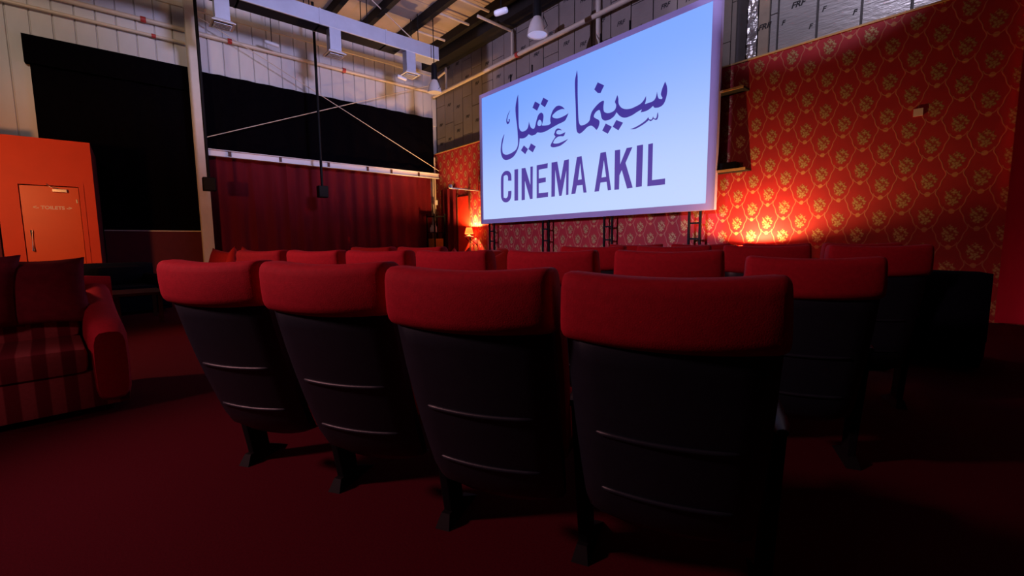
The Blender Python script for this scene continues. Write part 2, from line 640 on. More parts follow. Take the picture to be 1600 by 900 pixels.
# roof: purlins and braces
for yy in (1.25, 2.38, 3.50, 4.60, 5.62, 6.74, 7.92):
    MB().box((LW - 0.04, yy - 0.07, CEIL - 0.26), (RW, yy + 0.07, CEIL)).obj('purlin', M['soot'], ceiling)
MB().box((LW - 0.04, 8.02, CEIL - 0.55), (RW, BW + 0.13, CEIL)).obj('dark_eaves_strip', M['soot'], ceiling)  # dark strip along the roof edge over the screen wall
for xx in (-12.2, -10.9, -9.95, -9.0, -7.0):
    MB().tube([(xx, 6.80, CEIL - 0.20), (xx, 7.98, CEIL - 0.20)], 0.035).obj('brace_pipe', M['pipe'], ceiling, True)
# roof lining joints: panels one by one
for i in range(12):
    a = LW + 0.9 + i * 1.0
    if a < -5:
        MB().box((a, RE, CEIL - 0.012), (a + 0.97, BW + 0.1, CEIL - 0.001)).obj('lining_panel', M['ceiling'], ceiling)


def drape(name, mat, x0, a0, a1, z0, z1, pitch, amp, axis='y', seed=1, face=1):
    """hanging cloth with uneven pleats, solid"""
    rnd = random.Random(seed)
    n = max(8, int((a1 - a0) / pitch * 8))
    ph = rnd.random() * 6
    fr, bk = [], []
    acc = 0
    rows = 5
    offs = []
    for i in range(n + 1):
        acc += 2 * PI / 8 * rnd.uniform(0.7, 1.3)
        offs.append(amp * (0.5 + 0.5 * math.sin(acc + ph)) * rnd.uniform(0.75, 1.1))
    mb = MB()
    vs = []
    for r in range(rows + 1):
        z = z1 + (z0 - z1) * r / rows
        f = 0.75 + 0.25 * r / rows
        for i in range(n + 1):
            a = a0 + (a1 - a0) * i / n
            d = face * (0.012 + offs[i] * f)
            vs.append((x0 + d, a, z) if axis == 'y' else (a, x0 + d, z))
    K = len(vs)
    for r in range(rows + 1):
        z = z1 + (z0 - z1) * r / rows
        for i in range(n + 1):
            a = a0 + (a1 - a0) * i / n
            vs.append((x0, a, z) if axis == 'y' else (a, x0, z))
    fs = []
    W = n + 1
    for r in range(rows):
        for i in range(n):
            q = (r * W + i, r * W + i + 1, (r + 1) * W + i + 1, (r + 1) * W + i)
            fs.append(q)
            fs.append(tuple(p + K for p in q[::-1]))
    for i in range(n):
        fs.append((i, K + i, K + i + 1, i + 1))
        b = rows * W
        fs.append((b + i + 1, K + b + i + 1, K + b + i, b + i))
    for r in range(rows):
        for c in (0, n):
            a, b = r * W + c, (r + 1) * W + c
            fs.append((a, b, K + b, K + a))
    mb.add(vs, fs)
    return mb.obj(name, mat, None, True)


tag(drape('black_drape', M['black_drape'], LW + 0.03, -1.36, 1.46, 1.48, 4.93, 0.5, 0.06, seed=2),
    'long black drape on the left wall between the red cabin and the steel post', 'curtain')
tag(MB().box((LW + 0.01, -1.43, 4.92), (LW + 0.16, 1.44, 5.49)).obj('black_pelmet', M['black_drape']),
    'black pelmet along the top of the drape left of the steel post', 'curtain')
tag(drape('black_drape', M['black_drape'], LW + 0.03, 1.50, 8.34, 3.45, 5.48, 0.55, 0.06, seed=4),
    'wide black drape above the white beam, right of the steel post', 'curtain')
tag(drape('red_drape', M['red_drape'], LW + 0.04, 1.62, 8.20, 0.02, 3.42, 0.42, 0.10, seed=5),
    'long dark red pleated curtain under the white beam on the left wall', 'curtain')
tag(drape('red_drape', M['crimson'], BW - 0.03, -0.12, 1.45, 0.02, 4.2, 0.5, 0.10, 'x', 8, -1),
    'plain dark red curtain at the right end of the wallpapered wall', 'curtain')
# low wine-coloured dado with a ledge
dado = thing('wall_dado', 'low wine red panel with a pale ledge under the black drape', 'panel', (LW + 0.1, 0.4, 0))
MB().box((-0.07, -0.88, 0), (0.05, 0.98, 1.44)).obj('panel', M['wine_panel'], dado)
MB().box((-0.07, -0.88, 1.44), (0.08, 0.98, 1.465)).obj('ledge', M['cream'], dado)

# steel post (H section) and the white beam
post = thing('steel_post', 'tall cream steel post standing in front of the left wall', 'post', (-13.6, 1.46, 0))
MB().box((0.08, -0.12, 0), (0.10, 0.12, CEIL)).obj('flange', M['cream'], post)
MB().box((-0.12, -0.12, 0), (-0.10, 0.12, CEIL)).obj('flange', M['cream'], post)
MB().box((-0.10, -0.012, 0), (0.08, 0.012, CEIL)).obj('web', M['cream'], post)
beam = thing('white_beam', 'white steel beam with dark clips above the dark red curtain', 'beam', (-13.62, 5.0, 3.36))
mb = MB().box((-0.06, -3.42, 0), (0.0, 3.38, 0.17))
mb.box((0.0, -3.42, 0), (0.06, 3.38, 0.015)).box((0.0, -3.42, 0.155), (0.06, 3.38, 0.17))
mb.obj('channel', M['white'], beam)
for yy in (-2.95, -1.75, -0.45, 0.75, 1.55, 2.55):
    MB().box((-0.005, yy, 0.018), (0.035, yy + 0.06, 0.152)).obj('clip', M['wood'], beam)
# bracing cables
for a, b, lb in (((-13.52, 1.56, 3.78), (-13.70, 8.36, 6.60), 'thin bracing cable rising to the right across the black drape'),
                 ((-13.52, 1.56, 6.68), (-13.60, 8.38, 3.64), 'thin bracing cable falling to the right across the black drape')):
    tag(MB().tube([a, b], 0.011, 8).obj('bracing_cable', M['pipe'], None, True), lb, 'cable')


def pipe(name, label, pts, r, couplings=(), mat='pipe', drops=()):
    t = thing(name, label, 'pipe', pts[0])
    o = Vector(pts[0])
    MB().tube([Vector(p) - o for p in pts], r, 12).obj('pipe_run', M[mat], t, True)
    for a, b in couplings:
        MB().tube([Vector(a) - o, Vector(b) - o], r * 1.35, 12).obj('coupling', M['red_clip'], t, True)
    for a, b in drops:
        MB().tube([Vector(a) - o, Vector(b) - o], r * 0.7, 10).obj('branch', M[mat], t, True)
    return t


PX = LW + 0.10
pipe('sprinkler_pipe', 'long cream sprinkler pipe along the upper left wall', [(PX, -4.0, 6.38), (PX, 1.3, 6.38), (PX, 4, 6.36), (PX, 8.2, 6.36)], 0.05,
     [((PX, 0.52, 6.38), (PX, 0.62, 6.38)), ((PX, 2.25, 6.375), (PX, 2.34, 6.375)), ((PX, 5.2, 6.36), (PX, 5.3, 6.36))])
pipe('conduit', 'thin cream pipe below the sprinkler pipe left of the steel post', [(PX, -4.0, 6.08), (PX, 1.34, 6.06)], 0.035,
     [((PX, 0.7, 6.062), (PX, 0.78, 6.062))])
pipe('sprinkler_pipe', 'cream sprinkler pipe rising along the insulated wall above the screen', [(-13.75, BW - 0.05, 6.20), (-4.2, BW - 0.05, 6.22)], 0.055,
     [((-9.40, BW - 0.05, 6.21), (-9.30, BW - 0.05, 6.21))], 'pipe',
     [((-13.0, BW - 0.02, 6.2), (-13.0, BW - 0.02, 6.95)), ((-9.6, BW - 0.02, 6.2), (-9.6, BW - 0.02, 6.95)), ((-13.35, BW - 0.1, 6.72), (-12.9, BW - 0.1, 6.78)),
      ((-9.6, BW - 0.02, 6.92), (-9.6, 7.2, 6.95))])
pipe('conduit', 'upright cream conduit on the insulated wall behind the screen top', [(-6.66, BW + 0.05, 5.2), (-6.66, BW + 0.05, CEIL - 0.5)], 0.06, (), 'cream')

# red cabin with the toilet door
CX = -12.0
cab = structure(MB().box((CX - 0.1, -0.72, 0), (CX, -0.50, 3.10)).box((CX - 0.1, -1.78, 0), (CX, -1.51, 3.10)).box((CX - 0.1, -1.51, 2.24), (CX, -0.72, 3.10)).obj('wall_cabin', M['red_wall']))
MB().box((LW + 0.02, -0.60, 0), (CX - 0.1, -0.50, 3.10)).obj('side_panel', M['wine_panel'], cab)
MB().box((LW + 0.02, -1.78, 0), (CX - 0.1, -1.68, 3.10)).obj('side_panel', M['wine_panel'], cab)
MB().box((LW + 0.02, -1.68, 3.04), (CX - 0.1, -0.60, 3.10)).obj('roof_panel', M['wine_panel'], cab)
door = structure(MB().box((CX - 0.07, -1.50, 0.01), (CX - 0.025, -0.73, 2.225)).obj('door_1', M['red_door']))
tr = MB()
tr.box((CX - 0.005, -1.58, 0), (CX + 0.015, -1.51, 2.30)).box((CX - 0.005, -0.72, 0), (CX + 0.015, -0.65, 2.30)).box((CX - 0.005, -1.51, 2.24), (CX + 0.015, -0.72, 2.30))
tr.obj('door_frame', M['red_wall'], door)
hd = MB().tube([(CX - 0.025, -1.41, 1.02), (CX + 0.03, -1.41, 1.02), (CX + 0.03, -1.41, 1.40), (CX - 0.025, -1.41, 1.40)], 0.014, 10)
tag(hd.obj('pull_handle', M['chrome'], door, True), 'chrome pull handle')
cl = MB().box((CX - 0.025, -1.08, 2.12), (CX + 0.03, -0.88, 2.18)).obj('door_closer', M['chrome'], door, False, 0.006)
MB().tube([(CX + 0.03, -1.0, 2.185), (CX + 0.06, -1.1, 2.21), (CX + 0.02, -1.15, 2.27)], 0.008, 8).obj('closer_arm', M['chrome'], cl, True)
hn = MB().box((CX - 0.025, -0.775, 1.93), (CX - 0.01, -0.755, 2.0)).obj('hinge', M['chrome'], door)
ts = text_mesh('<- TOILETS ->', 0.085, 0)
ts.materials.append(M['paper'])
to = bpy.data.objects.new('door_lettering', ts)
COL.objects.link(to)
to.parent = door
to.rotation_euler = (PI / 2, 0, PI / 2)
to.location = (CX - 0.024, -1.10, 1.80)
tag(drape('red_drape', M['wine_panel'], CX - 0.05, -3.4, -1.80, 0.02, 3.2, 0.4, 0.10, seed=9),
    'dark wine curtain at the left edge beside the red cabin', 'curtain')

# narrow red door left of the screen and its drape
d2 = structure(MB().box((-12.42, BW - 0.05, 0.01), (-11.78, BW - 0.012, 2.62)).obj('door_2', simple('scarlet_door', (0.70, 0.035, 0.016), 0.5)))
MB().box((-12.46, BW - 0.06, 0), (-12.42, BW, 2.66)).box((-11.78, BW - 0.06, 0), (-11.74, BW, 2.9)).obj('door_frame', M['wood'], d2)
tag(drape('red_drape', M['red_drape'], BW - 0.03, -13.45, -12.50, 0.02, 2.95, 0.3, 0.07, 'x', 12, -1),
    'dark red drape in the corner left of the narrow scarlet door', 'curtain')
# fixed ceiling-hung duct
duct = thing('air_duct', 'long galvanised square air duct hung under the roof by the left wall', 'duct', (-11.85, 3.0, 6.48))
for i in range(6):
    a = -6.0 + i * 1.72
    b = a + 1.715 if i < 5 else 4.25
    MB().box((-0.25, a, 0.006), (0.25, b - 0.005, 0.36)).obj('duct_section', M['duct'], duct)
    if i:
        MB().box((-0.262, a - 0.02, -0.004), (0.262, a + 0.02, 0.372)).obj('flange_joint', M['duct'], duct)
MB().box((-0.235, -6.0, -0.004), (0.225, 3.05, 0.0055)).obj('dark_underside', M['duct_under'], duct)  # thin sheet that makes most of the duct's underside black
MB().box((0.225, -6.0, -0.012), (0.262, 4.25, 0.004)).obj('bottom_lip', M['white'], duct)
for yy in (-0.8, 0.65, 2.1, 3.6):
    for xx in (-0.2, 0.2):
        MB().tube([(xx, yy, 0.36), (xx, yy, CEIL - 6.48)], 0.012, 6).obj('hanger_rod', M['black'], duct)
for yy in (-1.17, 1.23, 3.33):
    dr = MB().box((0.02, yy - 0.14, -0.56), (0.255, yy + 0.14, 0.005)).obj('drop_duct', M['duct'], duct)
    gx = 0.14
    fl = MB().loft([[(0.02, yy - 0.14, -0.52), (0.255, yy - 0.14, -0.52), (0.255, yy + 0.14, -0.52), (0.02, yy + 0.14, -0.52)],
                    [(-0.09, yy - 0.22, -0.60), (0.365, yy - 0.22, -0.60), (0.365, yy + 0.22, -0.60), (-0.09, yy + 0.22, -0.60)],
                    [(-0.09, yy - 0.22, -0.62), (0.365, yy - 0.22, -0.62), (0.365, yy + 0.22, -0.62), (-0.09, yy + 0.22, -0.62)]])
    go = fl.obj('grille', M['white'], dr)
    gb = MB().box((-0.04, yy - 0.17, -0.626), (0.315, yy + 0.17, -0.6205)).obj('grille_opening', M['black'], dr)
    lv = MB()
    for q in range(5):
        lv.box((-0.03 + q * 0.07, yy - 0.165, -0.640), (-0.005 + q * 0.07, yy + 0.165, -0.626))
    lv.obj('louvre', M['white'], dr)
tag(MB().tube([(-11.75, 6.55, 6.86), (-11.75, 5.3, 7.56)], 0.014, 8).obj('stay_rod', M['pipe'], None, True),
    'thin pale stay rod slanting from the roof down to the duct', 'rod')


# ------------------------------------------------------------------ screen
GLYPHS = [
 (1,[[-9048,5043,1,-9038,4741,0,-9036,4358,0,-9012,4162,0,-8934,4061,0,-8804,4041,0,-8692,4082,0,-8644,4173,0,-8621,4247,1,-8587,4140,0,-8535,4068,0,-8442,4033,0,-8396,4082,0,-8350,4205,0,-8274,4341,0,-8170,4375,0,-8097,4313,0,-8091,4221,0,-8127,4108,0,-8150,4053,1,-8039,4030,0,-7895,4021,0,-7833,4048,1,-7853,4131,0,-7824,4243,0,-7755,4345,0,-7644,4407,0,-7535,4399,0,-7428,4338,0,-7366,4276,1,-7481,4302,0,-7616,4291,0,-7727,4251,0,-7782,4205,0,-7726,4148,0,-7588,4110,0,-7427,4118,0,-7308,4140,0,-7243,4162,1,-7294,4080,0,-7373,4002,0,-7588,3969,0,-7810,3925,0,-8010,3884,0,-8186,3884,0,-8306,3917,1,-8397,3876,0,-8536,3877,0,-8639,3932,1,-8741,3877,0,-8870,3864,0,-8995,3887,1,-9026,3714,0,-9104,3576,0,-9241,3455,0,-9415,3404,0,-9592,3402,0,-9717,3470,0,-9787,3594,0,-9803,3732,0,-9763,3929,0,-9689,4072,0,-9634,4118,1,-9690,3961,0,-9737,3789,0,-9714,3628,0,-9625,3562,0,-9483,3540,0,-9309,3564,0,-9155,3616,0,-9076,3723,0,-9067,3894,0,-9097,4221,0,-9144,4488,0,-9158,4726,0,-9106,4927,0],[-8230,4214,0,-8162,4156,0,-8156,4084,0,-8216,4056,0,-8290,4081,0,-8311,4136,0,-8281,4191,0]]),
 (0,[[-8394,4703,0,-8214,4590,0,-8319,4456,0,-8492,4569,0]]),
 (0,[[-8096,4725,0,-7918,4610,0,-8039,4475,0,-8190,4588,0]]),
 (0,[[-8830,3675,0,-8670,3553,0,-8777,3438,0,-8948,3568,0]]),
 (0,[[-8553,3680,0,-8374,3573,0,-8486,3439,0,-8654,3550,0]]),
 (1,[[-9362,4719,1,-9432,4637,0,-9486,4540,0,-9505,4456,0,-9477,4418,0,-9442,4432,0,-9448,4488,1,-9400,4474,0,-9408,4403,0,-9471,4357,0,-9523,4383,0,-9547,4465,0,-9521,4547,0,-9449,4652,0]]),
 (1,[[-7457,3798,1,-7520,3849,0,-7601,3874,0,-7670,3849,0,-7698,3795,0,-7720,3750,0,-7670,3692,1,-7753,3618,0,-7824,3541,0,-7838,3494,0,-7781,3454,0,-7669,3440,0,-7504,3448,0,-7344,3507,0,-7252,3564,1,-7397,3536,0,-7559,3515,0,-7697,3529,0,-7748,3558,0,-7697,3628,0,-7601,3669,0,-7505,3671,0,-7398,3656,0,-7340,3737,1,-7425,3724,0,-7533,3719,0,-7628,3753,0,-7642,3794,0,-7601,3826,0,-7533,3822,0]]),
 (1,[[-6989,5066,1,-6968,4906,0,-6965,4558,0,-6949,4187,0,-6929,3924,0,-6883,3813,0,-6809,3789,0,-6688,3805,0,-6605,3856,0,-6583,3942,0,-6537,4039,0,-6434,4123,0,-6320,4184,0,-6231,4198,0,-6204,4174,0,-6218,4073,0,-6205,3974,0,-6149,3923,0,-6050,3899,0,-5942,3915,0,-5890,3963,0,-5881,4029,0,-5912,4096,0,-5883,4165,0,-5853,4225,1,-5826,4151,0,-5818,4048,0,-5764,3959,0,-5670,3896,0,-5528,3867,0,-5390,3881,0,-5274,3911,0,-5200,3966,0,-5154,4034,1,-5152,3954,0,-5175,3879,1,-5085,3882,0,-4993,3892,0,-4940,3934,0,-4915,4006,0,-4904,4058,1,-4890,3969,0,-4858,3906,0,-4795,3883,1,-4784,3908,1,-4820,3982,0,-4793,4084,0,-4760,4152,0,-4735,4199,1,-4697,4105,0,-4685,3994,0,-4708,3877,0,-4757,3781,0,-4844,3742,0,-4953,3756,0,-4987,3800,1,-5063,3757,0,-5156,3734,0,-5270,3736,1,-5243,3790,1,-5348,3765,0,-5484,3721,0,-5645,3711,0,-5770,3766,0,-5867,3872,1,-5929,3801,0,-6047,3757,0,-6179,3762,0,-6259,3828,0,-6289,3931,0,-6313,4007,0,-6352,4025,0,-6432,3998,0,-6484,3929,0,-6453,3878,0,-6360,3823,0,-6319,3761,0,-6347,3660,0,-6403,3603,1,-6474,3676,0,-6556,3729,0,-6663,3723,0,-6771,3662,0,-6881,3618,0,-6956,3651,0,-6995,3733,0,-7009,3941,0,-7025,4297,0,-7045,4597,0,-7052,4819,0,-7023,4958,0]]),
 (0,[[-6384,4630,0,-6205,4517,0,-6301,4381,0,-6380,4401,0,-6478,4502,0]]),
 (0,[[-6149,3695,0,-5983,3592,0,-6090,3464,0,-6243,3560,0]]),
 (0,[[-5870,3711,0,-5695,3619,0,-5811,3482,0,-5962,3587,0]]),
 (1,[[-4874,3652,1,-4866,3571,0,-4892,3514,0,-4937,3518,0,-4965,3545,1,-5010,3518,0,-5047,3519,0,-5076,3544,1,-5150,3503,0,-5263,3461,0,-5398,3431,0,-5518,3449,1,-5399,3464,0,-5264,3502,0,-5151,3552,0,-5087,3603,1,-5067,3559,0,-5020,3541,0,-4993,3567,0,-4979,3596,1,-4966,3561,0,-4929,3540,0,-4902,3563,0,-4891,3624,0]]),
 (1,[[-9351,2807,1,-9498,2823,1,-9497,2915,0,-9525,2972,0,-9590,2990,0,-9656,2975,0,-9690,2917,0,-9699,2417,0,-9666,2368,0,-9594,2349,0,-9528,2377,0,-9504,2442,0,-9496,2534,1,-9355,2535,1,-9359,2429,0,-9399,2309,0,-9497,2244,0,-9612,2232,0,-9728,2272,0,-9803,2373,0,-9814,2511,0,-9808,2888,0,-9772,3010,0,-9664,3090,0,-9549,3100,0,-9437,3068,0,-9364,2982,0,-9350,2878,0]]),
 (0,[[-9221,3095,0,-9067,3089,0,-9076,2247,0,-9232,2247,0]]),
 (0,[[-8927,3087,0,-8775,3083,0,-8583,2615,0,-8580,3084,0,-8485,3081,0,-8498,2241,0,-8597,2239,0,-8798,2746,0,-8803,2242,0,-8935,2238,0]]),
 (0,[[-8342,3087,0,-7937,3087,0,-7945,2968,0,-8262,2966,0,-8262,2744,0,-8009,2743,0,-8009,2627,0,-8263,2621,0,-8264,2367,0,-7924,2364,0,-7930,2245,0,-8345,2245,0]]),
 (0,[[-7807,3084,0,-7610,3081,0,-7497,2612,0,-7381,3077,0,-7226,3080,0,-7235,2241,0,-7313,2237,0,-7311,2823,0,-7461,2237,0,-7541,2235,0,-7678,2888,0,-7689,2238,0,-7813,2235,0]]),
 (0,[[-6975,3095,0,-6831,3096,0,-6672,2244,0,-6768,2247,0,-6797,2431,0,-6969,2432,0,-7014,2247,0,-7144,2246,0],[-6871,2939,0,-6821,2563,0,-6936,2559,0]]),
 (0,[[-6283,3085,0,-6134,3081,0,-5978,2236,0,-6068,2233,0,-6104,2426,0,-6272,2425,0,-6313,2238,0,-6442,2237,0],[-6186,2909,0,-6119,2538,0,-6246,2535,0]]),
 (0,[[-5894,3075,0,-5757,3071,0,-5751,2760,0,-5593,3076,0,-5450,3073,0,-5615,2770,0,-5423,2230,0,-5564,2225,0,-5707,2633,0,-5765,2526,0,-5768,2226,0,-5892,2228,0]]),
 (0,[[-5344,3083,0,-5195,3081,0,-5204,2235,0,-5348,2232,0]]),
 (0,[[-5076,3067,0,-4969,3070,0,-4970,2337,0,-4679,2338,0,-4678,2221,0,-5075,2222,0]]),
]


def smooth_loop(flat, sm):
    pts = [(flat[i] / 1000, flat[i + 1] / 1000, flat[i + 2]) for i in range(0, len(flat), 3)]
    if not sm:
        return [(p[0], p[1]) for p in pts]
    n = len(pts)
    out = []
    for i in range(n):
        p0, p1, p2, p3 = pts[i - 1], pts[i], pts[(i + 1) % n], pts[(i + 2) % n]
        if p1[2]:
            p0 = p1
        if p2[2]:
            p3 = p2
        for k in range(4):
            t = k / 4
            f = lambda a, b, c, d: 0.5 * (2 * b + (c - a) * t + (2 * a - 5 * b + 4 * c - d) * t * t + (3 * b - a - 3 * c + d) * t ** 3)
            out.append((f(p0[0], p1[0], p2[0], p3[0]), f(p0[1], p1[1], p2[1], p3[1])))
    return out


SY = 8.10
scr = thing('cinema_screen', 'large lit cinema screen with purple Arabic and Latin lettering on pale blue', 'screen', (0, 0, 0))
SX0, SX1, SZ0, SZ1 = -10.78, -3.68, 1.665, 5.44
PX0, PX1, PZ0, PZ1 = -10.66, -3.84, 1.79, 5.33
MB().box((PX0 - 0.02, SY, PZ0 - 0.02), (PX1 + 0.02, SY + 0.02, PZ1 + 0.02)).obj('picture', M['screen'], scr)
fr = MB()
for lo, hi in (((SX0, SZ0), (SX1, PZ0)), ((SX0, PZ1), (SX1, SZ1)), ((SX0, PZ0), (PX0, PZ1)), ((PX1, PZ0), (SX1, PZ1))):
    fr.box((lo[0], SY - 0.012, lo[1]), (hi[0], SY + 0.08, hi[1]))
fr.obj('border', M['frame'], scr)
MB().box((SX0 + 0.02, SY + 0.021, SZ0 + 0.02), (SX1 - 0.02, SY + 0.079, SZ1 - 0.02)).obj('back_panel', M['black'], scr)
pj = thing('beam_trimmer', 'unseen black box added behind the camera to trim the fill beam', 'beam_trimmer', BEAM_POS)  # added unseen box, its opening shaped to bound the fill on the wall
ap = []
for cx_, cz_ in ((SX0 - 0.03, 0.55), (SX1 + 0.03, 0.55), (SX1 + 0.03, 7.3), (SX0 - 0.03, 7.3)):
    f_ = 0.3 / (SY - BEAM_POS[1])
    ap.append(((cx_ - BEAM_POS[0]) * f_, 0.3, (cz_ - BEAM_POS[2]) * f_))
A0, A1 = ap[0], ap[2]
pm = MB()
pm.box((-0.35, 0.295, -0.25), (A0[0], 0.305, 0.25)).box((A1[0], 0.295, -0.25), (0.35, 0.305, 0.25))
pm.box((A0[0], 0.295, -0.25), (A1[0], 0.305, A0[2])).box((A0[0], 0.295, A1[2]), (A1[0], 0.305, 0.25))
pm.obj('front_plate', M['black'], pj)
MB().box((-0.35, -0.5, 0.25), (0.35, 0.305, 0.26)).box((-0.35, -0.5, -0.26), (0.35, 0.305, -0.25)).box((-0.36, -0.5, -0.26), (-0.35, 0.305, 0.26)).box((0.35, -0.5, -0.26), (0.36, 0.305, 0.26)).obj('housing', M['black'], pj)
MB().tube([(0, 0, 0.26), (0, 0, CEIL - BEAM_POS[2])], 0.03, 8).obj('hanging_pole', M['black'], pj)
for gi, (sm, loops) in enumerate(GLYPHS):
    L = [[Vector((x, z, 0)) for x, z in smooth_loop(l, sm)] for l in loops]
    allp = [p for l in L for p in l]
    tris = tessellate_polygon(L)
    MB().add([(p.x, SY - 0.004, p.y) for p in allp], tris).obj('lettering', M['glyph'], scr)
for xx in (-10.40, -8.12, -6.13, -4.10):
    sp = MB()
    for dx in (-0.11, 0.11):
        sp.box((xx + dx - 0.02, SY + 0.09, 0), (xx + dx + 0.02, SY + 0.13, SZ0 + 1.0))
    for z in (0.35, 0.75, 1.12, 1.42):
        sp.box((xx - 0.09, SY + 0.095, z), (xx + 0.09, SY + 0.125, z + 0.035))
    sp.obj('support_frame', M['black'], scr)
for xx in (-9.4, -8.55, -6.35, -5.6):
    MB().box((xx - 0.012, SY + 0.03, SZ1), (xx + 0.012, SY + 0.06, SZ1 + 0.22)).obj('bracket', M['black'], scr)

# ------------------------------------------------------------------ lamps and wall fittings


def table_lamp(name, label, base, h, r0, r1, hs, shade, power, color, dz=0.0):
    t = thing(name, label, 'lamp', base)
    MB().lathe([(0.001, 0), (0.075, 0), (0.075, 0.012), (0.03, 0.03), (0.022, h * 0.3), (0.04, h * 0.5), (0.018, h * 0.75), (0.012, h), (0.001, h)], n=18).obj('stand', M['gold_edge'], t, True)
    mb = MB()
    n = 24
    rings = []
    for rr, z in ((r0, h), (r1, h + hs), (r1 - 0.004, h + hs), (r0 - 0.004, h)):
        rings.append([(rr * math.cos(2 * PI * k / n), rr * math.sin(2 * PI * k / n), z) for k in range(n)])
    mb.loft(rings + [rings[0]], caps=False).obj('shade', M[shade], t, True)
    MB().tube([(0, 0, h), (0, 0, h + hs * 0.35)], 0.012, 10).obj('lamp_holder', M['black'], t)
    bz = h + hs * 0.62
    bl = MB().lathe([(0.001, -0.03), (0.018, -0.026), (0.026, -0.008), (0.026, 0.008), (0.016, 0.024), (0.001, 0.03)], (0, 0, bz), 14).obj('bulb', M['bulb'], t, True)
    l = light(name + '_glow', 'POINT', (base[0], base[1], base[2] + h + hs * 0.62 + 0.05 + dz), power, color, 0.02)
    return t


def side_table(name, label, loc, h, r):
    t = thing(name, label, 'table', loc)
    MB().lathe([(0.001, h - 0.03), (r, h - 0.03), (r, h), (0.001, h)], n=28).obj('table_top', M['wood'], t)
    MB().tube([(0, 0, 0.02), (0, 0, h - 0.03)], 0.03, 12).obj('column', M['wood'], t, True)
    MB().lathe([(0.001, 0), (r * 0.7, 0), (r * 0.7, 0.02), (0.001, 0.03)], n=24).obj('foot', M['wood'], t)
    return t


side_table('side_table', 'small round wooden table under the glowing lamp right of the screen', (-3.04, 7.92, 0), 0.58, 0.25)
table_lamp('table_lamp', 'glowing lamp with red shade close to the wallpaper right of the screen', (-3.04, 7.92, 0.58), 0.22, 0.16, 0.12, 0.21, 'shade_red', 220, (1.0, 0.50, 0.18))
# bracket shelf with the small lamp left of the screen
br = thing('bracket_shelf', 'small white wall shelf on a scrolled bracket by the scarlet door', 'shelf', (-11.50, BW, 1.28))
MB().box((-0.14, -0.34, 0), (0.14, -0.17, 0.03)).obj('board', M['white'], br, False, 0.006)
for xx in (-0.10, 0.10):
    pts = [(xx, -0.012, -0.30), (xx, -0.012, -0.005)]
    sc_ = [(xx, -0.02 - 0.28 * (1 - math.cos(a)) / 2, -0.28 + 0.26 * a / PI) for a in [PI * k / 8 for k in range(9)]]
    MB().tube(sc_, 0.012, 8).tube(pts, 0.012, 8).obj('scroll_bracket', M['black'], br, True)
table_lamp('table_lamp', 'small lit lamp with pale shade on the wall shelf left of the screen', (-11.50, BW - 0.25, 1.31), 0.07, 0.145, 0.09, 0.20, 'shade_cream', 300, (1.0, 0.46, 0.15))

arm = thing('bracket_lamp', 'thin white arm with a small lamp head jutting out above the scarlet door', 'lamp', (-11.3, BW, 2.74))
MB().box((-0.02, -1.05, -0.015), (0.02, 0, 0.02)).obj('arm', M['white'], arm)
MB().lathe([(0.001, -0.05), (0.05, -0.05), (0.06, 0.0), (0.05, 0.05), (0.001, 0.05)], (0, -1.05, 0.05), 14).obj('lamp_head', M['white'], arm, True)
cp = thing('corner_pipe', 'slim cream pipe running down the corner beside the curtain end', 'pipe', (-13.72, 8.28, 1.9))
MB().tube([(0, 0, 0), (0, 0, 2.2)], 0.03, 10).obj('pipe_run', M['pipe'], cp, True)
MB().box((-0.06, -0.06, 0.55), (0.06, 0.06, 0.72)).obj('junction_box', M['white'], cp, False, 0.01)
rack = thing('equipment_rack', 'dark open shelf rack standing in the corner left of the door', 'rack', (-13.35, 8.05, 0))
for xx in (-0.25, 0.25):
    for yy in (-0.2, 0.2):
        MB().box((xx - 0.02, yy - 0.02, 0), (xx + 0.02, yy + 0.02, 2.1)).obj('upright', M['black'], rack)
for z in (0.3, 0.85, 1.45, 2.0):
    MB().box((-0.27, -0.22, z), (0.27, 0.22, z + 0.025)).obj('shelf', M['black'], rack)
tag(MB().box((-13.57, 7.86, 0.875), (-13.13, 8.2, 1.25)).obj('yellow_box', M['yellow'], None, False, 0.01), 'yellow box on the dark rack in the corner', 'box')
for i, (xx, h, lb) in enumerate(((-13.45, 0.26, 'left white bottle on the rack above the yellow box'), (-13.25, 0.30, 'right white bottle on the rack above the yellow box'))):
    tag(MB().lathe([(0.001, 0), (0.07, 0), (0.07, h * 0.6), (0.03, h * 0.8), (0.03, h), (0.001, h)], (xx, 7.95, 1.476), 14).obj('bottle', M['white'], None, True), lb, 'bottle', 'white bottles on the rack')

# ledges behind the right edge of the screen
for (x1, z, lb) in ((-3.19, 2.33, 'lower wood-edged wall ledge sticking out behind the right screen edge'), (-3.28, 3.72, 'upper wood-edged wall ledge sticking out behind the right screen edge')):
    t = thing('wall_ledge', lb, 'shelf', (x1, BW, z))
    MB().box((-1.0, -0.26, 0), (0, 0.0, 0.035)).obj('board', M['soot'], t)
    MB().box((-1.0, -0.272, -0.002), (0, -0.26, 0.037)).obj('edge_strip', M['gold_edge'], t)
tag(MB().box((-3.85, 8.2, 2.37), (-3.38, 8.38, 2.50)).obj('media_box', M['black'], None, False, 0.008), 'flat black box lying on the lower wall ledge', 'box')
tag(MB().box((-1.085, BW - 0.012, 2.80), (-0.985, BW, 2.90)).obj('wall_card', M['paper']), 'small pale card fixed on the wallpaper right of the lamp', 'card')


